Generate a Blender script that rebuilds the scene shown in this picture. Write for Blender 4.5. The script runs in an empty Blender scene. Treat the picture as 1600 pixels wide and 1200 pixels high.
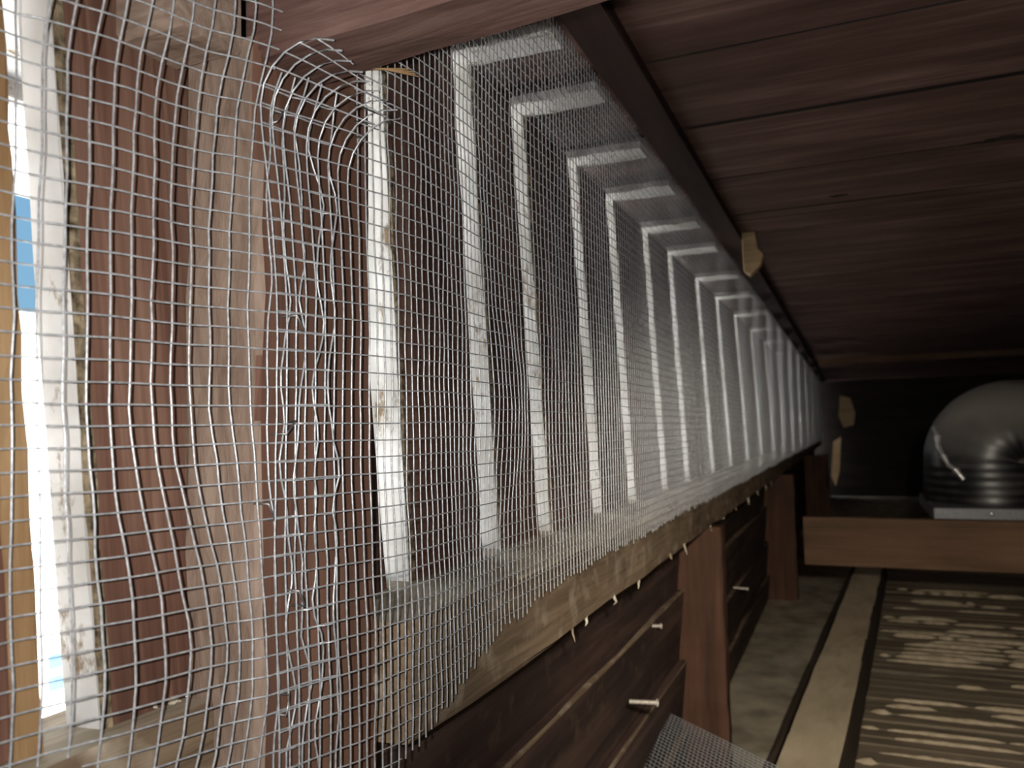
import bpy, bmesh, math, random
import numpy as np
from mathutils import Vector, Matrix, noise

S = bpy.context.scene
COL = S.collection
rnd = random.Random(7)

# ------------------------------------------------------------------ camera, world, sun, exposure
F = 1250.0                       # focal length in pixels of the 1600 px wide frame
VX, VY = 1328.0, 662.0           # where the run of the eave wall (+Y) vanishes
yc = Vector((VX - 800, -(VY - 600), F)).normalized()          # +Y in camera axes (right, up, forward)
up = Vector((-0.022, 1.0, 0.0)); up.z = -(up.x * yc.x + up.y * yc.y) / yc.z
up.normalize()
xc = yc.cross(up).normalized()
if xc.x < 0: xc = -xc
R_ = Vector((xc.x, yc.x, up.x)); U_ = Vector((xc.y, yc.y, up.y)); W_ = Vector((xc.z, yc.z, up.z))
cd = bpy.data.cameras.new('camera'); cam = bpy.data.objects.new('camera', cd); COL.objects.link(cam)
m = Matrix.Identity(4)
for i in range(3):
    m[i][0] = R_[i]; m[i][1] = U_[i]; m[i][2] = -W_[i]
cam.matrix_world = m             # the lens is the origin of the place: floor at z = -0.72
cd.sensor_width = 36; cd.lens = F * 36 / 1600; cd.clip_start = 0.01; cd.clip_end = 200
cd.dof.use_dof = True; cd.dof.focus_distance = 0.68; cd.dof.aperture_fstop = 8.5
S.camera = cam

S.view_settings.view_transform = 'Standard'; S.view_settings.look = 'None'
S.view_settings.gamma = 1; S.view_settings.use_curve_mapping = False
S.view_settings.exposure = 0.0

wd = bpy.data.worlds.new('sky'); S.world = wd; wd.use_nodes = True
nt = wd.node_tree; bg = nt.nodes['Background']
tc = nt.nodes.new('ShaderNodeTexCoord'); sp = nt.nodes.new('ShaderNodeSeparateXYZ')
rp = nt.nodes.new('ShaderNodeValToRGB')
nt.links.new(tc.outputs['Generated'], sp.inputs[0]); nt.links.new(sp.outputs['Z'], rp.inputs[0])
rp.color_ramp.elements[0].color = (0.24, 0.46, 0.64, 1); rp.color_ramp.elements[1].color = (0.12, 0.30, 0.60, 1)
nt.links.new(rp.outputs[0], bg.inputs[0]); bg.inputs[1].default_value = 1.1

sun = bpy.data.lights.new('sun', 'SUN'); sun.energy = 27.0; sun.angle = 0.01; sun.color = (1, 0.96, 0.9)
so = bpy.data.objects.new('sun', sun); COL.objects.link(so)
so.rotation_euler = Vector((-0.42, 0.2, -0.9)).to_track_quat('-Z', 'Y').to_euler()

# the phone's own flash, just left of the lens
fl = bpy.data.lights.new('phone_flash', 'SPOT'); fl.energy = 14.0; fl.shadow_soft_size = 0.004; fl.color = (1, 0.97, 0.93)
fl.spot_size = math.radians(150); fl.spot_blend = 1.0
fo = bpy.data.objects.new('phone_flash', fl); COL.objects.link(fo)
fo.location = R_ * -0.02 + U_ * 0.008
fo.rotation_euler = (W_ + R_ * 0.12).to_track_quat('-Z', 'Y').to_euler()
# unseen spot added near the lens to brighten the far attic
hl = bpy.data.lights.new('fill_spot', 'SPOT'); hl.energy = 130.0; hl.shadow_soft_size = 0.02; hl.color = (1, 0.90, 0.75)
hl.spot_size = math.radians(58); hl.spot_blend = 1.0
ho = bpy.data.objects.new('fill_spot', hl); COL.objects.link(ho)
ho.location = (0.12, -0.12, 0.16)

def ray(px, py):
    return (R_ * ((px - 800) / F) + U_ * ((600 - py) / F) + W_)
def hX(px, py, X): d = ray(px, py); return d * (X / d.x)
def hY(px, py, Y): d = ray(px, py); return d * (Y / d.y)
def hZ(px, py, Z): d = ray(px, py); return d * (Z / d.z)

ho.rotation_euler = (hZ(1430, 1080, -0.6) - ho.location).to_track_quat('-Z', 'Y').to_euler()

# ------------------------------------------------------------------ materials
def new_mat(name):
    mt = bpy.data.materials.new(name); mt.use_nodes = True
    n = mt.node_tree; b = n.nodes['Principled BSDF']
    return mt, n, b

def wood(name, dark, mid, light, rough=0.75, grain=70, stretch=0.05, bump=0.25, dust=None, dust_amt=0.0, spec=0.3):
    """grain along local X of each board"""
    mt, n, b = new_mat(name); L = n.links.new
    t = n.nodes.new('ShaderNodeTexCoord'); oi = n.nodes.new('ShaderNodeObjectInfo')
    mul = n.nodes.new('ShaderNodeMath'); mul.operation = 'MULTIPLY'; mul.inputs[1].default_value = 37.0
    L(oi.outputs['Random'], mul.inputs[0])
    add = n.nodes.new('ShaderNodeVectorMath'); add.operation = 'ADD'
    L(t.outputs['Object'], add.inputs[0]); L(mul.outputs[0], add.inputs[1])
    mp = n.nodes.new('ShaderNodeMapping'); mp.inputs['Scale'].default_value = (stretch, 1, 1)
    L(add.outputs[0], mp.inputs[0])
    n1 = n.nodes.new('ShaderNodeTexNoise'); n1.inputs['Scale'].default_value = grain; n1.inputs['Detail'].default_value = 6
    n1.inputs['Roughness'].default_value = 0.65; n1.inputs['Distortion'].default_value = 0.6
    L(mp.outputs[0], n1.inputs['Vector'])
    n2 = n.nodes.new('ShaderNodeTexNoise'); n2.inputs['Scale'].default_value = 9; n2.inputs['Detail'].default_value = 4
    mp2 = n.nodes.new('ShaderNodeMapping'); mp2.inputs['Scale'].default_value = (0.35, 1, 1)
    L(add.outputs[0], mp2.inputs[0]); L(mp2.outputs[0], n2.inputs['Vector'])
    mx = n.nodes.new('ShaderNodeMath'); mx.operation = 'ADD'
    s1 = n.nodes.new('ShaderNodeMath'); s1.operation = 'MULTIPLY'; s1.inputs[1].default_value = 0.55
    s2 = n.nodes.new('ShaderNodeMath'); s2.operation = 'MULTIPLY'; s2.inputs[1].default_value = 0.45
    L(n1.outputs[0], s1.inputs[0]); L(n2.outputs[0], s2.inputs[0]); L(s1.outputs[0], mx.inputs[0]); L(s2.outputs[0], mx.inputs[1])
    r = n.nodes.new('ShaderNodeValToRGB'); e = r.color_ramp.elements
    e[0].position = 0.33; e[0].color = (*dark, 1); e[1].position = 0.68; e[1].color = (*light, 1)
    k = e.new(0.5); k.color = (*mid, 1)
    L(mx.outputs[0], r.inputs[0]); out = r.outputs[0]
    if dust:
        n3 = n.nodes.new('ShaderNodeTexNoise'); n3.inputs['Scale'].default_value = 26; n3.inputs['Detail'].default_value = 8
        L(add.outputs[0], n3.inputs['Vector'])
        r3 = n.nodes.new('ShaderNodeValToRGB'); r3.color_ramp.elements[0].position = 0.62 - dust_amt * 0.4
        r3.color_ramp.elements[1].position = 0.80 - dust_amt * 0.3
        L(n3.outputs[0], r3.inputs[0])
        mm = n.nodes.new('ShaderNodeMix'); mm.data_type = 'RGBA'
        L(r3.outputs[0], mm.inputs[0]); L(out, mm.inputs[6]); mm.inputs[7].default_value = (*dust, 1)
        out = mm.outputs[2]
    L(out, b.inputs['Base Color']); b.inputs['Roughness'].default_value = rough
    b.inputs['Specular IOR Level'].default_value = spec
    bp = n.nodes.new('ShaderNodeBump'); bp.inputs['Strength'].default_value = bump; bp.inputs['Distance'].default_value = 0.004
    L(n1.outputs[0], bp.inputs['Height']); L(bp.outputs[0], b.inputs['Normal'])
    return mt

M = {}
M['slat'] = wood('brown stained boards', (0.045, 0.022, 0.016), (0.145, 0.070, 0.048), (0.30, 0.180, 0.130), grain=60, stretch=0.03)
M['post_red'] = wood('red brown framing', (0.080, 0.038, 0.024), (0.165, 0.082, 0.055), (0.25, 0.135, 0.09), grain=50)
M['post_far'] = wood('red brown stained posts', (0.034, 0.015, 0.009), (0.074, 0.033, 0.019), (0.12, 0.058, 0.035), grain=45)
M['post_grey'] = wood('weathered grey framing', (0.17, 0.115, 0.085), (0.30, 0.22, 0.17), (0.42, 0.33, 0.27), grain=90, stretch=0.25, bump=0.5)
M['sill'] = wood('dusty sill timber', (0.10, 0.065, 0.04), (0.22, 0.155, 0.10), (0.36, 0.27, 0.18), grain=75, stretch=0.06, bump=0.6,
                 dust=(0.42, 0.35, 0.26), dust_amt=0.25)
M['sill_top'] = wood('timber top with painted light', (0.26, 0.215, 0.15), (0.42, 0.36, 0.27), (0.60, 0.54, 0.43), grain=75, stretch=0.06, bump=0.5)  # paler top faces: daylight and flash painted into the colour
M['rafter'] = wood('reddish grey rafter', (0.052, 0.025, 0.020), (0.115, 0.062, 0.050), (0.20, 0.122, 0.102), grain=95, stretch=0.10, bump=0.5)
M['roof'] = wood('dark stained roof planks', (0.036, 0.018, 0.014), (0.105, 0.056, 0.045), (0.23, 0.145, 0.122), grain=30, stretch=0.06, rough=0.6)
M['ledger'] = wood('very dark stained plate', (0.012, 0.006, 0.005), (0.030, 0.015, 0.012), (0.055, 0.03, 0.025), grain=40)
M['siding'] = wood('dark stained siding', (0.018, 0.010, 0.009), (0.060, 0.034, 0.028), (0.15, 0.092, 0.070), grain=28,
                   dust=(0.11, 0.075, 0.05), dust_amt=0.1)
M['tan'] = wood('raw tan wood', (0.16, 0.085, 0.035), (0.30, 0.18, 0.085), (0.42, 0.28, 0.15), grain=80)
M['pale'] = wood('pale bare wood', (0.38, 0.26, 0.14), (0.52, 0.38, 0.22), (0.62, 0.48, 0.30), grain=60)
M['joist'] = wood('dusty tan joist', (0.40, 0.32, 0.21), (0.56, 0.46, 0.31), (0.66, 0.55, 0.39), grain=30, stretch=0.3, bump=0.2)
M['joist_side'] = wood('shaded joist side', (0.03, 0.02, 0.015), (0.06, 0.042, 0.03), (0.10, 0.07, 0.05), grain=50)  # joist sides darkened: their shade is painted into the colour
M['rail'] = wood('brown crossbeam', (0.07, 0.038, 0.020), (0.125, 0.070, 0.039), (0.18, 0.11, 0.065), grain=40)
M['lath'] = wood('dusty lath', (0.15, 0.115, 0.078), (0.24, 0.19, 0.13), (0.33, 0.265, 0.19), grain=40, stretch=0.08,
                 dust=(0.24, 0.20, 0.15), dust_amt=0.2)
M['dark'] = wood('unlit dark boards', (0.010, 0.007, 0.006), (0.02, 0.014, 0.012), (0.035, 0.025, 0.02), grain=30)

def blotch(name, c1, c2, scale=8, rough=0.9, bump=0.2, specks=None, speck_lo=0.6, speck_scale=60, stretch=(1, 1, 1)):
    mt, n, b = new_mat(name); L = n.links.new
    t = n.nodes.new('ShaderNodeTexCoord'); n1 = n.nodes.new('ShaderNodeTexNoise')
    oi = n.nodes.new('ShaderNodeObjectInfo'); add = n.nodes.new('ShaderNodeVectorMath'); add.operation = 'ADD'
    mul = n.nodes.new('ShaderNodeMath'); mul.operation = 'MULTIPLY'; mul.inputs[1].default_value = 23.0
    L(oi.outputs['Random'], mul.inputs[0]); L(t.outputs['Object'], add.inputs[0]); L(mul.outputs[0], add.inputs[1])
    n1.inputs['Scale'].default_value = scale; n1.inputs['Detail'].default_value = 7
    L(add.outputs[0], n1.inputs['Vector'])
    r = n.nodes.new('ShaderNodeValToRGB'); r.color_ramp.elements[0].position = 0.35; r.color_ramp.elements[1].position = 0.68
    r.color_ramp.elements[0].color = (*c1, 1); r.color_ramp.elements[1].color = (*c2, 1)
    L(n1.outputs[0], r.inputs[0]); out = r.outputs[0]
    if specks:
        mp = n.nodes.new('ShaderNodeMapping'); mp.inputs['Scale'].default_value = stretch; L(add.outputs[0], mp.inputs[0])
        n2 = n.nodes.new('ShaderNodeTexNoise'); n2.inputs['Scale'].default_value = speck_scale; n2.inputs['Detail'].default_value = 5
        n2.inputs['Roughness'].default_value = 0.7
        L(mp.outputs[0], n2.inputs['Vector'])
        r2 = n.nodes.new('ShaderNodeValToRGB'); r2.color_ramp.elements[0].position = speck_lo; r2.color_ramp.elements[1].position = speck_lo + 0.08
        L(n2.outputs[0], r2.inputs[0])
        mm = n.nodes.new('ShaderNodeMix'); mm.data_type = 'RGBA'; L(r2.outputs[0], mm.inputs[0]); L(out, mm.inputs[6])
        mm.inputs[7].default_value = (*specks, 1); out = mm.outputs[2]
    L(out, b.inputs['Base Color']); b.inputs['Roughness'].default_value = rough; b.inputs['Specular IOR Level'].default_value = 0.2
    bp = n.nodes.new('ShaderNodeBump'); bp.inputs['Strength'].default_value = bump; bp.inputs['Distance'].default_value = 0.003
    L(n1.outputs[0], bp.inputs['Height']); L(bp.outputs[0], b.inputs['Normal'])
    return mt

M['white'] = blotch('flaking white paint', (0.50, 0.49, 0.46), (0.76, 0.76, 0.75), 14, specks=(0.22, 0.16, 0.10), speck_lo=0.585, speck_scale=34, stretch=(0.5, 1, 1))
M['mould'] = blotch('mouldy paint edge', (0.05, 0.035, 0.018), (0.36, 0.29, 0.19), 120)
M['render'] = blotch('white rendered house wall', (0.82, 0.82, 0.82), (0.88, 0.88, 0.87), 2)
M['plaster'] = blotch('dusty grey plaster', (0.28, 0.24, 0.175), (0.58, 0.51, 0.38), 9, specks=(0.36, 0.32, 0.25), speck_lo=0.62, speck_scale=14)
M['key'] = blotch('squeezed plaster', (0.42, 0.34, 0.23), (0.60, 0.50, 0.36), 40, bump=0.4)
M['ground'] = blotch('pale concrete yard', (0.60, 0.60, 0.58), (0.72, 0.72, 0.70), 1.5)
M['teal'] = blotch('teal painted band', (0.35, 0.62, 0.62), (0.4, 0.68, 0.68), 3)
M['glass'] = blotch('blue window glass', (0.10, 0.28, 0.55), (0.14, 0.34, 0.62), 1, rough=0.3)
M['debris'] = blotch('pale crumbs', (0.4, 0.35, 0.25), (0.7, 0.65, 0.55), 200)

def metal(name, col, rough, metallic=1.0, noise_amt=0.3):
    mt, n, b = new_mat(name); L = n.links.new
    t = n.nodes.new('ShaderNodeTexCoord'); n1 = n.nodes.new('ShaderNodeTexNoise'); n1.inputs['Scale'].default_value = 300
    n1.inputs['Detail'].default_value = 4; L(t.outputs['Object'], n1.inputs['Vector'])
    r = n.nodes.new('ShaderNodeValToRGB')
    r.color_ramp.elements[0].position = 0.3; r.color_ramp.elements[1].position = 0.7
    r.color_ramp.elements[0].color = (*[c * (1 - noise_amt) for c in col], 1); r.color_ramp.elements[1].color = (*[min(1, c * (1 + noise_amt)) for c in col], 1)
    L(n1.outputs[0], r.inputs[0]); L(r.outputs[0], b.inputs['Base Color'])
    b.inputs['Metallic'].default_value = metallic; b.inputs['Roughness'].default_value = rough
    return mt
M['wire'] = metal('galvanised wire', (0.58, 0.595, 0.615), 0.38, 0.45)
M['nail'] = metal('weathered nail', (0.62, 0.57, 0.5), 0.5, 0.5)
M['staple'] = metal('dull staple wire', (0.33, 0.32, 0.31), 0.4, 0.8)
M['tin'] = metal('galvanised sheet', (0.20, 0.205, 0.215), 0.5, 0.6)
M['foil'] = metal('crinkled foil tape', (0.8, 0.76, 0.75), 0.35, 0.7)

def duct_mat():
    mt, n, b = new_mat('dusty black plastic'); L = n.links.new
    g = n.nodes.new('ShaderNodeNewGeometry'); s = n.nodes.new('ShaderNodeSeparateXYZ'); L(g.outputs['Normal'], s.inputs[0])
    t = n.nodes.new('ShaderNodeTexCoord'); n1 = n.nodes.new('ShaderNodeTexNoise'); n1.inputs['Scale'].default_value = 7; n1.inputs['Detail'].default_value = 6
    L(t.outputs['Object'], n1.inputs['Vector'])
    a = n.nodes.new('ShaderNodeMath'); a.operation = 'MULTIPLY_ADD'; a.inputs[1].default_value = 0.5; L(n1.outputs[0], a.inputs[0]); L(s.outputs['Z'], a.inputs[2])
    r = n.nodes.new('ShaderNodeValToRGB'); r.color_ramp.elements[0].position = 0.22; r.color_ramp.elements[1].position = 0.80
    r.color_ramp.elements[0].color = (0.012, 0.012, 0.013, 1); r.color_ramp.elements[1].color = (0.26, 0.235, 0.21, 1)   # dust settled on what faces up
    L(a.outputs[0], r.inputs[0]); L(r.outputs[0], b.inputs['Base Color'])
    r2 = n.nodes.new('ShaderNodeMapRange'); r2.inputs[1].default_value = 0.42; r2.inputs[2].default_value = 0.95; r2.inputs[3].default_value = 0.34; r2.inputs[4].default_value = 0.8
    L(a.outputs[0], r2.inputs[0]); L(r2.outputs[0], b.inputs['Roughness'])
    return mt
M['duct'] = duct_mat()

# ------------------------------------------------------------------ helpers
def tag(o, label=None, cat=None, group=None, kind=None):
    if label: o['label'] = label
    if cat: o['category'] = cat
    if group: o['group'] = group
    if kind: o['kind'] = kind
    return o
def empty(name, loc=(0, 0, 0)):
    o = bpy.data.objects.new(name, None); COL.objects.link(o); o.location = loc; o.empty_display_size = 0.05
    return o
def link(name, me, mats, parent=None):
    o = bpy.data.objects.new(name, me); COL.objects.link(o)
    for mt in (mats if isinstance(mats, (list, tuple)) else [mats]): me.materials.append(mt)
    if parent:
        o.parent = parent
        o.matrix_parent_inverse = parent.matrix_basis.inverted()     # so every matrix_basis here is a world matrix
    return o
def board(name, p0, p1, w, h, mats, parent=None, side=(0, 0, 1), seg=1, jit=0.0, bev=0.002, pick=None):
    """a timber from p0 to p1 (its axis); w across, h along `side`; grain along local X. jit roughens its edges"""
    p0, p1 = Vector(p0), Vector(p1); ax = (p1 - p0); ln = ax.length; ax.normalize()
    sv = Vector(side); sv = (sv - ax * sv.dot(ax)).normalized(); wv = sv.cross(ax)
    b = min(bev, w * 0.3, h * 0.3)
    prof = [(-w/2 + b, -h/2), (w/2 - b, -h/2), (w/2, -h/2 + b), (w/2, h/2 - b), (w/2 - b, h/2), (-w/2 + b, h/2), (-w/2, h/2 - b), (-w/2, -h/2 + b)]
    V, Fc = [], []
    for i in range(seg + 1):
        for (y, z) in prof:
            jy, jz = (rnd.uniform(-jit, jit), rnd.uniform(-jit, jit)) if jit else (0, 0)
            V.append((ln * i / seg, y + jy, z + jz))
    for i in range(seg):
        for k in range(8):
            a, c = i * 8 + k, i * 8 + (k + 1) % 8
            Fc.append((a, c, c + 8, a + 8))
    Fc.append(tuple(range(7, -1, -1))); Fc.append(tuple(seg * 8 + k for k in range(8)))
    me = bpy.data.meshes.new(name); me.from_pydata(V, [], Fc)
    bm = bmesh.new(); bm.from_mesh(me); bmesh.ops.recalc_face_normals(bm, faces=bm.faces); bm.to_mesh(me); bm.free()
    mw = Matrix.Identity(4)
    for i in range(3): mw[i][0], mw[i][1], mw[i][2], mw[i][3] = ax[i], wv[i], sv[i], p0[i]
    o = link(name, me, mats, parent)
    if parent is None: o.matrix_world = mw; o.matrix_basis = mw
    else: o.matrix_basis = mw
    if pick:
        for p in me.polygons: p.material_index = pick(mw.to_3x3() @ p.normal)
    return o
def box(name, lo, hi, mats, parent=None, axis=None, **k):
    """axis-aligned timber between two corners; grain along `axis` (default its longest)"""
    lo, hi = Vector(lo), Vector(hi); c = (lo + hi) / 2; d = hi - lo
    a = axis if axis is not None else max(range(3), key=lambda i: d[i])
    o1, o2 = [(1, 2), (0, 2), (0, 1)][a]
    p0, p1 = c.copy(), c.copy(); p0[a] = lo[a]; p1[a] = hi[a]
    sd = Vector((0, 0, 0)); sd[o2] = 1
    return board(name, p0, p1, d[o1], d[o2], mats, parent, side=sd, **k)

class Tubes:
    def __init__(s): s.v, s.f, s.n = [], [], 0
    def add(s, pts, r, sides=5, r1=None):
        P = np.array(pts, float); n = len(P)
        T = np.gradient(P, axis=0); T /= np.linalg.norm(T, axis=1)[:, None] + 1e-12
        ref = np.array([0, 0, 1.0]) if abs(T[0][2]) < 0.7 else np.array([1.0, 0, 0])
        A = np.cross(T, ref); A /= np.linalg.norm(A, axis=1)[:, None]; B = np.cross(T, A)
        ang = np.arange(sides) * 2 * math.pi / sides
        rr = np.linspace(r, r1 if r1 is not None else r, n)[:, None, None]
        if isinstance(r1, np.ndarray): rr = r1[:, None, None]
        ring = P[:, None, :] + rr * (np.cos(ang)[None, :, None] * A[:, None, :] + np.sin(ang)[None, :, None] * B[:, None, :])
        s.v.append(ring.reshape(-1, 3))
        i = np.arange(n - 1)[:, None] * sides; k = np.arange(sides)[None, :]; k2 = (k + 1) % sides
        q = np.stack([i + k, i + k2, i + k2 + sides, i + k + sides], -1).reshape(-1, 4) + s.n
        s.f.append(q); s.n += n * sides
    def build(s, name, mat, parent=None, smooth=True):
        me = bpy.data.meshes.new(name); v = np.concatenate(s.v); f = np.concatenate(s.f)
        me.vertices.add(len(v)); me.vertices.foreach_set('co', v.ravel())
        me.loops.add(f.size); me.loops.foreach_set('vertex_index', f.ravel().astype(np.int32))
        me.polygons.add(len(f)); me.polygons.foreach_set('loop_start', (np.arange(len(f)) * 4).astype(np.int32))
        me.update(calc_edges=True); me.validate()
        me.polygons.foreach_set('use_smooth', np.ones(len(f), bool) if smooth else np.zeros(len(f), bool))
        return link(name, me, mat, parent)

def lump(name, loc, size, mat, parent=None, seed=0, sub=2, rough=0.35):
    bm = bmesh.new(); bmesh.ops.create_icosphere(bm, subdivisions=sub, radius=1)
    for v in bm.verts:
        k = 1 + rough * noise.noise(v.co * 1.7 + Vector((seed * 3.1, seed, 0)))
        v.co = Vector((v.co.x * size[0], v.co.y * size[1], v.co.z * size[2])) * k
    me = bpy.data.meshes.new(name); bm.to_mesh(me); bm.free()
    o = link(name, me, mat, parent); o.matrix_basis = Matrix.Translation(loc)
    return o

# ------------------------------------------------------------------ dimensions of the place
XS = -0.41            # inner face of the slatted eave wall
TH = 0.037            # its boards' thickness
ZB, ZT = -0.146, 0.476  # foot and head of the slats
ZR = 0.505            # underside of the roof planks
ZF = -0.83            # floor (back of the ceiling below)
XM = -0.300           # plane of the wire mesh
XP = -0.345           # inner face of the near post
XF = -0.314           # front of the sill
ZL = -0.166           # sill of the near slot
YE = 10.0

# ------------------------------------------------------------------ roof
roof = tag(empty('ceiling', (1, 2, ZR)), kind='structure')
y = -1.5; k = 0
ya_, yb_ = hZ(1400, 147, ZR).y, hZ(1380, 308, ZR).y
cuts = [-1.5, -1.1, -0.7, -0.3, 0.05, 0.42, ya_ - 0.27, ya_, (ya_ + yb_) / 2, yb_, yb_ + 0.24, 2.02, 2.3, 2.6, 2.9, 3.2, 3.55, 3.9, 4.3, 4.7, 5.1, 5.6, 6.1, 6.6, 7.2, 7.8, 8.4, 9.0, 9.6, 10.2]
wide = {ya_: 0.011, yb_: 0.009}
cuts = sorted(set(c for c in cuts if c <= yb_ + 0.25 or c > yb_ + 0.45))
for a, b_ in zip(cuts, cuts[1:]):
    g0 = wide.get(a, 0.0018); g1 = wide.get(b_, 0.0018)
    zz = ZR + rnd.uniform(0, 0.0008)
    box('roof_plank', (-1.0, a + g0/2, zz), (3.6, b_ - g1/2, zz + 0.022), [M['roof'], M['dark']], roof, axis=0, seg=10, jit=0.0009, bev=0.001, pick=lambda nrm: 1 if abs(nrm.y) > 0.35 else 0)
for i, (px, py, a_, b_) in enumerate([(1568, 216, 0.055, 0.016), (1310, 305, 0.022, 0.008)]):
    p = hZ(px, py, ZR); lump('knot', (p.x, p.y, ZR + 0.002), (a_, b_, 0.0045), M['dark'], roof, i + 5, 3, 0.8)
box('roof_underlay', (-1.02, -1.5, ZR + 0.026), (3.6, 10.2, ZR + 0.05), M['dark'], roof)

# ------------------------------------------------------------------ eave wall of vertical boards with open slots
wall = tag(empty('wall_left', (XS, 2, ZB)), kind='structure')
SLOT = 0.050
LEAN = 0.046                                                   # the boards lean out towards their heads
def hS(px, py): d = ray(px, py); return d * (XS / (d.x + LEAN * d.z))
def xs(z): return XS - LEAN * z
edges = [hS(px, 480).y for px in (619, 759, 839, 919, 972, 1022, 1057, 1096, 1124, 1150, 1172, 1191, 1207, 1221, 1233, 1244, 1253, 1261, 1268, 1274)]
pa_, pb_ = hS(103, 300), hS(154, 1033)            # edge of the board right of the near slot
lean_ = (pb_.y - pa_.y) / (pb_.z - pa_.z); e0 = pa_.y - lean_ * pa_.z
lean_b, lean_t = lean_ * ZL, lean_ * ZT
qa_, qb_ = hS(24, 400), hS(57, 1033); lean2 = (qb_.y - qa_.y) / (qb_.z - qa_.z)
starts = [-1.30, -0.98, -0.66, -0.36, -0.10, 0.12, e0] + edges
starts = [s for s in starts if s < YE - 0.2]
for i, y0 in enumerate(starts):
    slot = SLOT + 0.04 * min(1.0, max(0.0, (y0 - 0.9) / 2.0))
    y1 = (starts[i + 1] - slot) if i + 1 < len(starts) else YE
    if abs(y0 - 0.12) < 1e-6: y1 = qa_.y - lean2 * qa_.z
    n = 2 if y1 - y0 > 0.27 else 1
    for j in range(n):
        a = y0 + (y1 - y0) * j / n; b_ = y0 + (y1 - y0) * (j + 1) / n - (0.003 if j + 1 < n else 0)
        zb = ZL if y0 < e0 + 0.01 else ZB
        k_ = lean_ if abs(y0 - e0) < 0.01 else (lean2 if y0 < e0 else 0.0); db, dt = k_ * zb, k_ * ZT
        tb = 0.029 if abs(y0 - e0) < 0.01 else (0.045 if y0 < 1.3 else TH)   # the two boards by the near slot stand askew
        s = board('slat', (xs(zb) - tb/2, (a + b_)/2 + db, zb), (xs(ZT) - tb/2, (a + b_)/2 + dt, ZT), b_ - a, tb, M['slat'], wall, side=(1, 0, 0), seg=8, jit=0.0008, bev=0.003)
        if j == 0:
            board('painted_edge', (xs(zb) - tb/2 - 0.0005, a - 0.0006 + db, zb), (xs(ZT) - tb/2 - 0.0005, a - 0.0006 + dt, ZT), 0.0025, tb - 0.002, M['white'], s, side=(1, 0, 0), seg=14, jit=0.0006, bev=0.0005)
            if y0 < 1.3:
                board('mouldy_edge', (xs(zb) - 0.0005, a + 0.003 + db, zb), (xs(ZT) - 0.0005, a + 0.003 + dt, ZT), 0.006, 0.003, M['mould'], s, side=(1, 0, 0), seg=30, jit=0.0012, bev=0.0005)
        if abs(y0 - 0.12) < 1e-6:
            board('raw_edge', (xs(zb) - 0.0005, b_ - 0.008 + db, zb), (xs(ZT) - 0.0005, b_ - 0.008 + dt, ZT), 0.016, 0.004, M['tan'], s, side=(1, 0, 0), seg=20, jit=0.0014, bev=0.001)
    # white painted soffit strip that runs in from the head of each slot
    if y0 > e0 - 1:
        box('soffit_strip', (xs(ZT) - TH, y0 - (SLOT + 0.04 * min(1.0, max(0.0, (y0 - 0.9) / 2.0))) * 0.75, ZT - 0.002), (XM - 0.008, y0 - 0.002 + min(0.02, y0 * 0.012), ZT + 0.012), M['white'], wall, axis=0, seg=6, jit=0.0012)
# wall continues below the sill: horizontal boards that catch the light on their upper edge
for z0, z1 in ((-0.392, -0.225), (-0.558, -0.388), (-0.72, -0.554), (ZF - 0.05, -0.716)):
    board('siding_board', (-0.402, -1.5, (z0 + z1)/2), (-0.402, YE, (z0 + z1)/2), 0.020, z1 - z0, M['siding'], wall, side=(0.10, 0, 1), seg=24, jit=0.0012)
    # rounded upper lip of the board below; paler timber paints in the caught light
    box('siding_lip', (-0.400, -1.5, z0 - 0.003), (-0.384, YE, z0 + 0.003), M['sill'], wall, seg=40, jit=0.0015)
box('sheathing', (-0.46, -1.5, ZF - 0.1), (-0.425, YE, ZB - 0.075), M['dark'], wall)

# other sides of the attic, outside the picture or lost in the dark
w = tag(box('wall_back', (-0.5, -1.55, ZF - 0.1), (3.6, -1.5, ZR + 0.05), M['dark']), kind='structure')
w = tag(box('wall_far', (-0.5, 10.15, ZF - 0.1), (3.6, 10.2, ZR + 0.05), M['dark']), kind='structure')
w = tag(box('wall_right', (3.55, -1.5, ZF - 0.1), (3.6, 10.2, ZR + 0.05), M['dark']), kind='structure')

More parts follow.
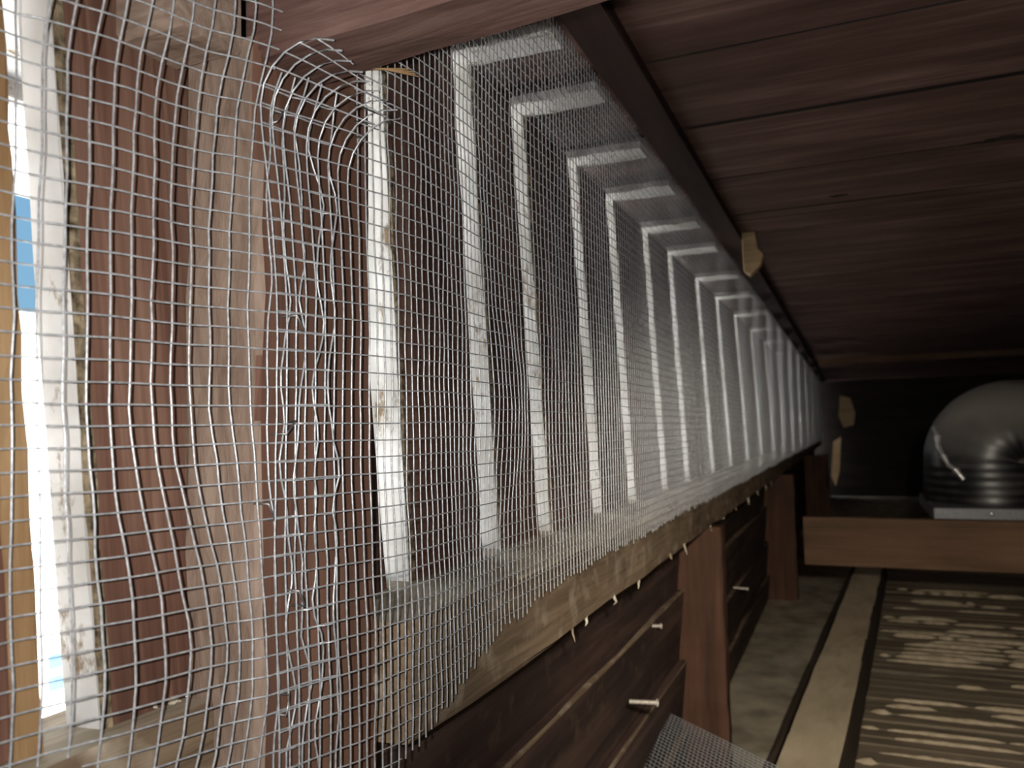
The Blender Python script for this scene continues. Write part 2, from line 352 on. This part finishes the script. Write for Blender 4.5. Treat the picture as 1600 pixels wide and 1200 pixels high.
# ------------------------------------------------------------------ floor: lath with plaster squeezed through, plaster panel
floor = tag(empty('floor', (0.5, 2, ZF)), kind='structure')
box('plaster_back', (-0.45, -1.5, ZF - 0.03), (3.6, 10.2, ZF - 0.012), M['plaster'], floor)
box('plaster_panel', (-0.40, -1.4, ZF - 0.011), (0.45, 5.0, ZF - 0.004), M['plaster'], floor, axis=1, seg=14, jit=0.002)
ja, jb = hZ(1330, 1190, ZF), hZ(1388, 900, ZF)
def xl(y): return ja.x + (jb.x - ja.x) * (y - ja.y) / (jb.y - ja.y)
y = 1.3
while y < 5.0:
    wl = 0.058 + rnd.uniform(-0.006, 0.006); gap = 0.005 + rnd.uniform(-0.002, 0.002)
    dz = rnd.uniform(-0.002, 0.002)
    box('lath', (xl(y), y, ZF - 0.011), (1.62, y + wl, ZF - 0.002 + dz), M['lath'], floor, axis=0, seg=7, jit=0.0015)
    if rnd.random() < 0.85 and y < 4.4:
        # the row of plaster keys in the gap: one lumpy strip with bare stretches
        V, Fc = [], []; x = xl(y) + rnd.uniform(0.01, 0.12); yy = y + wl + gap/2
        while x < 1.6:
            ln_ = rnd.uniform(0.03, 0.34); st = max(3, int(ln_ / 0.018))
            if rnd.random() < 0.7:
                base = len(V); big = rnd.uniform(0.5, 1.25)
                for q in range(st + 1):
                    t = q / st; e = math.sqrt(max(0.0, 4 * t * (1 - t))) * (0.7 + 0.3 * rnd.random()) * big
                    hw = 0.003 + 0.017 * e; hh = 0.002 + 0.012 * e; xx = x + ln_ * t
                    o_ = rnd.uniform(-0.002, 0.002)
                    V += [(xx, yy - hw + o_, ZF - 0.006), (xx, yy - hw * 0.55 + o_, ZF - 0.002 + hh), (xx, yy + hw * 0.55 + o_, ZF - 0.002 + hh), (xx, yy + hw + o_, ZF - 0.006)]
                for q in range(st):
                    for r_ in range(3):
                        p = base + q * 4 + r_; Fc.append((p, p + 4, p + 5, p + 1))
            x += ln_ + rnd.uniform(0.0, 0.03)
        if V:
            me = bpy.data.meshes.new('plaster_key'); me.from_pydata(V, [], Fc); me.update()
            for p in me.polygons: p.use_smooth = True
            link('plaster_key', me, M['key'], floor)
    y += wl + gap

# ------------------------------------------------------------------ framing
post_pick = lambda nrm: 1 if nrm.y < -0.6 else 0
c0 = hX(405, 600, XP); yp = hX(583, 600, XP).y        # near corner of the near post
tag(box('post', (XS + 0.002, c0.y, ZF), (XP, yp, 0.262), [M['post_red'], M['post_grey']], seg=26, jit=0.0016, bev=0.004, pick=post_pick),
    'near brown post behind the overlap of the wire mesh, grey weathered on its open side', 'post')
plate = tag(box('head_block', (XS + 0.002, c0.y - 0.055, hY(350, 12, c0.y - 0.055).z), (-0.357, c0.y - 0.003, 0.48), M['post_grey'], axis=0, seg=4, jit=0.0012, bev=0.004),
    'light weathered block above the near post, under the roof', 'block')
tag(box('blocking', (XS + 0.004, c0.y + 0.062, 0.264), (XP - 0.004, yp, 0.48), M['post_red'], seg=6, jit=0.0015),
    'short brown blocking above the near post, behind the heel of the rafter', 'block')
def post_at(pxl, pxr, Y, label, th=0.05):
    x0, x1 = hY(pxl, 850, Y).x, hY(pxr, 850, Y).x
    return tag(box('post', (x0, Y, ZF), (x1, Y + th, -0.238), M['post_far'], seg=16, jit=0.0015, bev=0.003), label, 'post')
post_at(1030, 1128, 1.95, 'wide red-brown post under the sill, nearest the loose mesh offcut')
post_at(1188, 1244, 4.05, 'second post under the sill, at the left end of the crossbeam', 0.08)
post_at(1262, 1300, 6.6, 'dim far post under the sill, seen above the crossbeam', 0.08)

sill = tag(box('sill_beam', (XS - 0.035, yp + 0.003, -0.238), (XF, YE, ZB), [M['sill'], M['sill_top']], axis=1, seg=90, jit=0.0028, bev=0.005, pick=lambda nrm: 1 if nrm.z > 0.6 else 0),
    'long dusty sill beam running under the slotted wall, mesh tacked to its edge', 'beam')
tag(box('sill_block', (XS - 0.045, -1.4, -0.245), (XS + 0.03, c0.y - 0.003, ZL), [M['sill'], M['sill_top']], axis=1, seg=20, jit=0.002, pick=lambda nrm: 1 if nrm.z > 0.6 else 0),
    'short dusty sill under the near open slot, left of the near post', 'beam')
for i in range(13):                                    # torn fibres and drips hanging off the sill's lower edge
    yy = 0.9 + (i / 13) ** 1.4 * 3.0 + rnd.uniform(-0.08, 0.08); T = Tubes()
    x0 = XF - 0.002; l = rnd.uniform(0.004, 0.024)
    T.add([(x0, yy, -0.232), (x0 + rnd.uniform(-.002, .006), yy + rnd.uniform(-.004, .004), -0.236 - l * 0.5), (x0 + rnd.uniform(-.003, .006), yy + rnd.uniform(-.008, .008), -0.236 - l)],
          rnd.uniform(0.002, 0.004), 5, 0.0006)
    T.build('splinter', M['debris'] if i % 4 else M['sill'], sill)

# near rafter: sloping underside, top cut flush to the roof
ry0, ry1 = c0.y + 0.002, c0.y + 0.060
V, Fc = [], []; NX = 30
zb0 = hY(562, 120, ry1).z; zb1 = hY(960, 4, ry1).z; xa, xb = hY(562, 120, ry1).x, hY(960, 4, ry1).x
for i in range(NX + 1):
    x = XP - 0.012 + 1.6 * i / NX; zb = min(zb0 + (zb1 - zb0) * (x - xa) / (xb - xa), ZR - 0.03)
    j = lambda: rnd.uniform(-0.0015, 0.0015)
    V += [(x, ry0 + j(), zb + 0.004 + j()), (x, ry0 + 0.004, zb + j()), (x, ry0 + 0.03, zb + j()), (x, ry1 - 0.004, zb + j()), (x, ry1 + j(), zb + 0.004 + j()), (x, ry1, ZR - 0.002), (x, ry0, ZR - 0.002)]
for i in range(NX):
    for q in range(7):
        a, c = i * 7 + q, i * 7 + (q + 1) % 7; Fc.append((a, c, c + 7, a + 7))
Fc += [tuple(range(7)), tuple(NX * 7 + q for q in range(6, -1, -1))]
me = bpy.data.meshes.new('rafter'); me.from_pydata(V, [], Fc)
bm = bmesh.new(); bm.from_mesh(me); bmesh.ops.recalc_face_normals(bm, faces=bm.faces); bm.to_mesh(me); bm.free()
raf = tag(link('rafter', me, M['rafter']), 'near reddish grey rafter crossing the top above the cut mesh corner', 'rafter')
T = Tubes(); pz = hY(600, 112, ry1)
for q in range(4):
    e_ = hY(625 + 5 * q, 104 + 4 * q, ry1)
    T.add([(pz.x - 0.02, ry1 - 0.004, pz.z + 0.004), (pz.x, ry1, pz.z + 0.002), (e_.x + 0.004, ry1 + 0.006, e_.z)], 0.0014, 4, 0.0004)
T.build('splinter', M['tan'], raf)

tag(box('roof_plate', (XM + 0.004, c0.y + 0.075, 0.486), (XM + 0.060, YE, ZR - 0.001), M['ledger'], axis=1, seg=40, jit=0.0015),
    'dark plate along the roof edge that holds the top of the mesh', 'beam')
tag(box('crossbeam', (hY(1256, 840, 3.15).x, 3.15, hY(1400, 888, 3.15).z), (2.2, 3.20, hY(1400, 811, 3.15).z), M['rail'], seg=16, jit=0.0015),
    'brown crossbeam spanning just above the floor, in front of the duct', 'beam')
tag(box('roof_girder', (-0.2, 6.6, ZR - 0.045), (3.5, 6.7, ZR - 0.002), M['rail'], seg=8),
    'thin brown girder across the far end of the roof', 'beam')

# joist lying on the floor, turned a little from the wall
zj = -0.68; a = hZ(1262, 1190, zj); b_ = hZ(1358, 885, zj); d = (b_ - a).normalized()
a2, b2 = a - d * 0.9, b_ + d * 0.55
wj = 0.115
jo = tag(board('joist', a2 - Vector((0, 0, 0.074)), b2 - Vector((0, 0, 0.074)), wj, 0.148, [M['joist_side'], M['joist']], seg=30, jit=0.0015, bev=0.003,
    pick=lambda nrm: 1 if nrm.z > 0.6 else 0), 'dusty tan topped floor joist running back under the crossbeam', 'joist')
perp = Vector((d.y, -d.x, 0))
p, q = a2 - perp * 0.092 - Vector((0, 0, 0.110)), b2 - perp * 0.092 - Vector((0, 0, 0.110))
tag(board('batten', p, q, 0.028, 0.08, M['joist_side'], seg=20, jit=0.002), 'narrow dark batten beside the tan joist on its wall side', 'batten')

# bare pale ends by the roof plate and far post
def chip(pts, Y, th, label, mat):
    P = [hY(px, py, Y) for px, py in pts]; n = len(P); V = [tuple(v) for v in P] + [(v.x, v.y + th, v.z) for v in P]
    Fc = [tuple(range(n)), tuple(range(2 * n - 1, n - 1, -1))] + [(i, n + i, n + (i + 1) % n, (i + 1) % n) for i in range(n)]
    me = bpy.data.meshes.new('wood_offcut'); me.from_pydata(V, [], Fc)
    bm = bmesh.new(); bm.from_mesh(me); bmesh.ops.recalc_face_normals(bm, faces=bm.faces)
    bmesh.ops.bevel(bm, geom=list(bm.edges), offset=0.002, segments=1, affect='EDGES'); bm.to_mesh(me); bm.free()
    return tag(link('wood_offcut', me, mat), label, 'wood')
chip([(1158, 357), (1178, 356), (1184, 388), (1193, 396), (1188, 414), (1172, 431), (1162, 424)], 2.15, 0.03, 'pale torn wood offcut hanging under the roof plate', M['pale'])
chip([(1312, 618), (1328, 622), (1336, 645), (1334, 664), (1318, 668), (1310, 650)], 7.2, 0.05, 'dim pale offcut at the far end of the mesh', M['pale'])
chip([(1302, 690), (1314, 682), (1312, 735), (1306, 760), (1299, 745)], 4.85, 0.03, 'upright pale sliver of wood against the far post', M['pale'])

# nails sticking out of the siding
def nail(pa, pb, Xn, r, label):
    a = hX(pa[0], pa[1], Xn); b_ = hX(pb[0], pb[1], Xn)
    t = tag(empty('nail', a), label, 'nail')
    T = Tubes(); T.add([a, a.lerp(b_, 0.5), b_], r, 7); T.build('shank', M['nail'], t)
    T = Tubes(); dd = (b_ - a).normalized(); T.add([b_, b_ + dd * 0.0015], r * 2.0, 10); T.build('nail_head', M['nail'], t)
def nail_y(pa, pb, Y, r, label):
    a, b_ = hY(*pa, Y), hY(*pb, Y)
    t = tag(empty('nail', a), label, 'nail')
    T = Tubes(); T.add([a, a.lerp(b_, 0.5), b_], r, 7); T.build('shank', M['nail'], t)
    T = Tubes(); dd = (b_ - a).normalized(); T.add([b_, b_ + dd * 0.002], r * 1.7, 10); T.build('nail_head', M['nail'], t)
nail_y((984, 1096), (1026, 1098), 1.33, 0.0038, 'bright nail sticking out of the siding above the loose mesh offcut')
nail_y((1146, 918), (1168, 920), 2.75, 0.0035, 'small dull nail in the siding between the two nearer posts')
nail_y((1018, 978), (1032, 978), 1.62, 0.0035, 'short yellowish nail by the left edge of the wide post')

# ------------------------------------------------------------------ flexible duct
dz0 = hY(1500, 794, 3.62).z
c = hY(1442, 700, 4.0).x + 0.25
t = tag(empty('flexible_duct', (c, 4.0, dz0)), 'fat dusty black flexible duct bending over behind the crossbeam', 'duct')
R = 0.25; zt = hY(1590, 590, 3.85).z; zax = zt - R; br = 0.10
cl = [(c, 4.0, dz0 + (zax - br - dz0) * i / 6) for i in range(6)]
cl += [(c + br - br * math.cos(th), 4.0, zax - br + br * math.sin(th)) for th in [math.pi/2 * i / 28 for i in range(29)]]
cl += [(c + br + 0.05 * i, 4.0 + 0.004 * i, zax - 0.001 * i) for i in range(1, 34)]
P = np.array(cl); n = len(P); Tn = np.gradient(P, axis=0); Tn /= np.linalg.norm(Tn, axis=1)[:, None]
# resample finely for ribs
sl = np.concatenate([[0], np.cumsum(np.linalg.norm(np.diff(P, axis=0), axis=1))]); fine = np.linspace(0, sl[-1], 260)
P = np.stack([np.interp(fine, sl, P[:, i]) for i in range(3)], 1); Tn = np.gradient(P, axis=0); Tn /= np.linalg.norm(Tn, axis=1)[:, None]
Bv = np.array([0, 1.0, 0]); V, Fc = [], []; SD = 48
for i in range(len(P)):
    A = np.cross(Tn[i], Bv); A /= np.linalg.norm(A); B2 = np.cross(A, Tn[i])
    for k in range(SD):
        an = 2 * math.pi * k / SD
        rr = R * (1 + 0.0018 * math.sin(fine[i] * 2 * math.pi / 0.035) + 0.004 * noise.noise(Vector((fine[i] * 40, math.cos(an) * 9, math.sin(an) * 9))) + 0.035 * noise.noise(Vector((fine[i] * 4, math.cos(an) * 1.5, math.sin(an) * 1.5))))
        V.append(tuple(P[i] + rr * (math.cos(an) * A + math.sin(an) * B2)))
for i in range(len(P) - 1):
    for k in range(SD):
        a, b2_ = i * SD + k, i * SD + (k + 1) % SD; Fc.append((a, b2_, b2_ + SD, a + SD))
me = bpy.data.meshes.new('jacket'); me.from_pydata(V, [], Fc); me.update()
for p in me.polygons: p.use_smooth = True
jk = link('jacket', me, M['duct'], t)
bx = box('boot_flange', (c - 0.25, 3.62, dz0 - 0.05), (c + 0.75, 4.35, dz0), M['tin'], t, seg=6)
bx2 = box('boot_box', (c - 0.2, 3.85, -0.62), (c + 0.65, 4.25, dz0 - 0.05), M['tin'], t)
lump('screw', hY(1550, 803, 3.61), (0.009, 0.006, 0.009), M['foil'], t, 3, 2, 0.0)
# crinkled foil tape along the bend
from mathutils.bvhtree import BVHTree
bvh = BVHTree.FromPolygons([Vector(v) for v in V], Fc)
T = Tubes(); pts = []
for i, (px, py) in enumerate([(1460, 668), (1465, 682), (1466, 695), (1474, 712), (1482, 726), (1493, 734), (1499, 741), (1506, 750)]):
    d_ = ray(px, py).normalized(); h_ = bvh.ray_cast(Vector((0, 0, 0)), d_)
    pts.append((h_[0] if h_[0] else hY(px, py, 3.8)) - d_ * 0.004)
for i in range(len(pts) - 1):
    T.add([pts[i], pts[i].lerp(pts[i + 1], 0.5), pts[i + 1]], 0.011 + 0.004 * (i % 2), 8, 0.008)
T.build('foil_tape', M['foil'], t)

# ------------------------------------------------------------------ wire mesh
CELL = 0.0120
def sm(x): x = max(0.0, min(1.0, x)); return x * x * (3 - 2 * x)
def plan_fn(pts):
    """smooth polyline in plan, sampled by arc length"""
    P = np.array(pts, float); s = np.concatenate([[0], np.cumsum(np.linalg.norm(np.diff(P, axis=0), axis=1))])
    fs = np.linspace(0, s[-1], 4000)
    q = np.stack([np.interp(fs, s, P[:, i]) for i in range(2)], 1)
    kk = 25; ker = np.ones(2 * kk + 1) / (2 * kk + 1)
    for i in range(2): q[kk:-kk, i] = np.convolve(q[:, i], ker, 'same')[kk:-kk]
    s2 = np.concatenate([[0], np.cumsum(np.linalg.norm(np.diff(q, axis=0), axis=1))])
    return (lambda u: (float(np.interp(u, s2, q[:, 0])), float(np.interp(u, s2, q[:, 1])))), s2[-1], lambda Y: float(np.interp(Y, q[:, 1], s2))

def sheet(name, label, surf, U, zlo, ztop, rad, near_u):
    thin = lambda u: 1.0 - 0.42 * sm((u - 0.5) / 1.3)                # the wire is drawn finer away from the overlap
    t = tag(empty(name, surf(U / 2 if U < 2 else 0.4, 0)), label, 'wire mesh', 'hardware cloth sheets')
    Tv, Th = Tubes(), Tubes(); r0 = random.Random(len(label))
    nu = int(U / CELL); zmin = min(zlo(k * CELL) for k in range(0, nu, 3)); zmax = max(ztop(k * CELL) for k in range(0, nu, 3))
    us_all, u = [], 0.0
    while u <= U: us_all.append(u); u += CELL * (1.0 if U < 2 else 0.64 + 0.36 * sm((u - 0.16) / 0.26))   # squeezed together at the fold
    for u in us_all:
        z0, z1 = zlo(u) - r0.uniform(0.001, 0.008), ztop(u) + r0.uniform(0, 0.006)
        n = 56 if u < near_u else (28 if u < near_u + 2.0 else 8)
        Tv.add([surf(u, z0 + (z1 - z0) * i / n) for i in range(n + 1)], rad * 1.08 * thin(u), 6 if u < near_u + 2 else 4)
    for j in range(int((zmax - zmin) / CELL) + 1):
        z = zmin + j * CELL; run = []
        us = [i * CELL / 2 for i in range(2 * nu + 1)] if U < 2 else [i * CELL / 2 for i in range(int(2 * near_u / CELL))] + [near_u + i * 0.05 for i in range(int((U - near_u) / 0.05))]
        for u in us:
            if zlo(u) <= z <= ztop(u): run.append(surf(u, z, rad * 1.3))
            else:
                if len(run) > 2: Th.add(run, rad * 0.95, 6, rad * 0.95 * thin(U))
                run = []
        if len(run) > 2: Th.add(run, rad * 0.95, 6, rad * 0.95 * thin(U))
    tag(Tv.build('vertical_wires', M['wire'], t), kind='stuff'); tag(Th.build('horizontal_wires', M['wire'], t), kind='stuff')
    return t

# left sheet: hangs over the near open slot and wraps onto the post
yL = c0.y
pl, UL, uofL = plan_fn([(-0.398, -0.30), (-0.400, 0.10), (-0.398, 0.25), (-0.392, 0.280), (-0.378, 0.317), (-0.362, 0.367), (-0.344, 0.397), (-0.334, 0.424), (-0.325, 0.448), (-0.318, 0.462)])
def surf_left(u, z, off=0.0):
    x, y = pl(u)
    d = 0.0035 * noise.noise(Vector((u * 14, z * 9, 1.3))) + 0.0020 * noise.noise(Vector((u * 60, z * 30, 4.3)))
    s_ = sm((u - (UL - 0.075)) / 0.05)                 # the ragged overlap wanders sideways
    y += s_ * 0.010 * noise.noise(Vector((u * 30, z * 22, 9.1))) + 0.0018 * noise.noise(Vector((u * 8, z * 7, 7)))
    if u > UL - 0.20: x += 0.016 * sm((z - 0.20) / 0.07)
    y += s_ * 0.007 * noise.noise(Vector((u * 110, z * 34, 3.7)))
    bul = math.exp(-((z + 0.13) / 0.085) ** 2) * math.exp(-((u - (UL - 0.12)) / 0.05) ** 2)
    y += 0.022 * bul; x += 0.010 * bul
    return (x + d + off, y + d * 0.3, z + 0.0012 * noise.noise(Vector((u * 20, z * 20, 2))))
def top_left(u):
    s_ = u - (UL - 0.062)
    return 0.470 if s_ < 0 else 0.235 - 0.25 * max(0, s_ - 0.03)
sheet('wire_mesh', 'nearer wire mesh sheet over the open slot, wrapped onto the brown post', surf_left, UL, lambda u: -0.40, top_left, 0.00062, 9.0)

# right sheet: runs the length of the wall from sill to roof plate
pr, UR, uofR = plan_fn([(-0.336, 0.411), (-0.331, 0.430), (-0.320, 0.462), (-0.302, 0.512), (-0.300, 0.56), (-0.302, 0.64), (-0.304, 0.75), (-0.304, 1.0), (-0.302, 1.4), (-0.300, 2.2), (-0.300, YE - 0.1)])
ur = uofR(ry1 + 0.006); us_ = uofR(yp - 0.03)
def zmesh(u): return float(np.interp(pr(u)[1], [0.50, 0.56, 0.67, 0.85, 1.3, 12], [-0.238, -0.208, -0.180, -0.163, -0.160, -0.168]))
def surf_right(u, z, off=0.0):
    x, y = pr(u)
    far = 1.0 if u < 0.3 else max(0.12, 1.0 - (u - 0.3) * 1.6)
    d = 0.003 * far * noise.noise(Vector((u * 7, z * 6, 11.3))) + 0.0012 * far * noise.noise(Vector((u * 50, z * 30, 3.3)))
    if u < ur:                                         # top corner cut under the rafter springs out towards the lens
        k = sm((z - 0.06) / 0.17); y -= 0.014 * k * k * (1 - 0.7 * u / ur)
        th = max(0.0, z - 0.207 + 0.030 * u / ur) / 0.038
        if th > 0: x += 0.038 * (1 - math.cos(th)); z = z - 0.038 * th + 0.038 * math.sin(th)
    y += far * (0.0030 * noise.noise(Vector((u * 6, z * 7, 5))) + (0.0015 * noise.noise(Vector((u * 30, z * 15, 8)))))
    x += 0.006 * math.exp(-((z - 0.02) / 0.08) ** 2) * math.exp(-((y - 0.70) / 0.05) ** 2)
    return (x + d + off, y, z + 0.0010 * far * noise.noise(Vector((u * 15, z * 20, 6))))
sheet('wire_mesh', 'long wire mesh sheet stretched from the sill beam up to the roof plate', surf_right, UR,
      lambda u: -0.40 if u < us_ else zmesh(u) + 0.006 * noise.noise(Vector((u * 3, 0, 2))), lambda u: 0.284 - 0.042 * u / ur if u < ur else 0.487, 0.00058, 1.3)

# staples through the overlap, and a loose offcut of mesh on the floor
hX_mesh = lambda px: -0.336 + (px - 430) * 0.00022
for i, (px, py) in enumerate([(438, 182), (470, 505), (455, 668), (425, 800), (472, 935), (450, 1102)]):
    p = hX(px, py, hX_mesh(px)); T = Tubes(); r0 = random.Random(i)
    an = r0.uniform(-0.9, 0.9); l = 0.006
    dv = Vector((0, math.sin(an), math.cos(an))) * l
    T.add([p - dv + Vector((-0.012, 0, 0)), p - dv, p, p + dv, p + dv + Vector((-0.012, 0, 0))], 0.0008, 5)
    tag(T.build('staple', M['staple']), 'thin wire staple in the mesh overlap on the brown post, ' + ['topmost of the column', 'second from the top', 'third from the top', 'third from the bottom', 'second from the bottom', 'lowest of the column'][i], 'staple', 'staples in the mesh overlap')

A = hZ(1029, 1107, -0.63); B = hZ(1215, 1199, -0.63); C = hZ(975, 1222, -0.64)
eu = (B - A); ev = (C - A); ev = ev.normalized(); eu = eu.normalized()
t = tag(empty('wire_mesh', A), 'loose wire mesh offcut lying by the foot of the wide post', 'wire mesh', 'hardware cloth sheets')
T1, T2 = Tubes(), Tubes()
for i in range(34):
    T1.add([A + eu * (CELL * i) + ev * (0.32 * q / 4) + Vector((0, 0, -0.03 * (q / 4) ** 2)) for q in range(5)], 0.0008, 5)
for j in range(27):
    s_ = 0.32 * (j / 26)
    T2.add([A + eu * (-0.004 + 0.41 * q / 4) + ev * s_ + Vector((0, 0, -0.03 * (s_ / 0.32) ** 2 + 0.001)) for q in range(5)], 0.0008, 5)
tag(T1.build('cross_wires', M['wire'], t), kind='stuff'); tag(T2.build('long_wires', M['wire'], t), kind='stuff')

# crumbs on the sill of the near slot
where = ['at the foot of the white board edge', 'just right of the white board edge', 'under the brown board', 'halfway along the brown board', 'near the grey side of the post']
for i in range(5):
    p = hZ(128 + 36 * i, 1132 - 9 * i, ZL); p.x = max(XS - 0.01, min(XS + 0.025, p.x)); p.z = ZL + 0.001
    tag(lump('crumb', p, (0.0035 + 0.002 * (i % 2), 0.0045, 0.0025), M['debris'], None, i + 3, 2, 0.9),
        'pale wood crumb on the near sill, ' + where[i], 'debris', 'crumbs on the near sill')

# ------------------------------------------------------------------ outside, seen through the near slot
tag(box('ground', (-30, -30, -3.1), (-0.5, 40, -3.0), M['ground']), kind='structure')
tag(box('fascia', (-1.03, -1.5, 0.455), (-1.0, 10.2, ZR + 0.03), M['white'], axis=1), kind='structure')
tag(box('soffit', (-1.0, -1.5, ZT + 0.004), (xs(ZT) - TH - 0.004, 10.2, ZT + 0.012), M['white'], axis=1, seg=2), kind='structure')
XN = -7.0
hn = tag(empty('neighbour_house', (XN, 5, -3)), 'white neighbouring house seen through the near open slot', 'building')
zt_ = hX(55, 490, XN).z; w0, w1 = hX(72, 1020, XN), hX(97, 1020, XN)
box('house_wall', (XN - 4, 1.5, -3), (XN, 11, zt_), M['render'], hn)
box('balcony', (XN - 0.35, 1.5, hX(50, 292, XN).z), (XN + 0.05, 11, hX(50, 292, XN).z + 3.0), M['render'], hn)
box('stair_tower', (XN - 4, 9.4, zt_), (XN - 0.2, 11, hX(50, 292, XN).z), M['render'], hn)
box('teal_band', (XN - 0.02, 1.5, hX(60, 872, XN).z), (XN + 0.03, 11, hX(60, 858, XN).z), M['teal'], hn)
wz0, wz1 = hX(85, 1078, XN).z, hX(85, 1010, XN).z
fr = box('window_frame', (XN - 0.02, w0.y - 0.08, wz0 - 0.08), (XN + 0.03, w1.y + 0.5, wz1 + 0.08), M['render'], hn)
for i in range(3):
    for j in range(2):
        ya = w0.y + i * 0.22; za = wz0 + j * (wz1 - wz0) / 2
        box('window_pane', (XN + 0.02, ya, za), (XN + 0.036, ya + 0.18, za + (wz1 - wz0) / 2 - 0.06), M['glass'], fr)
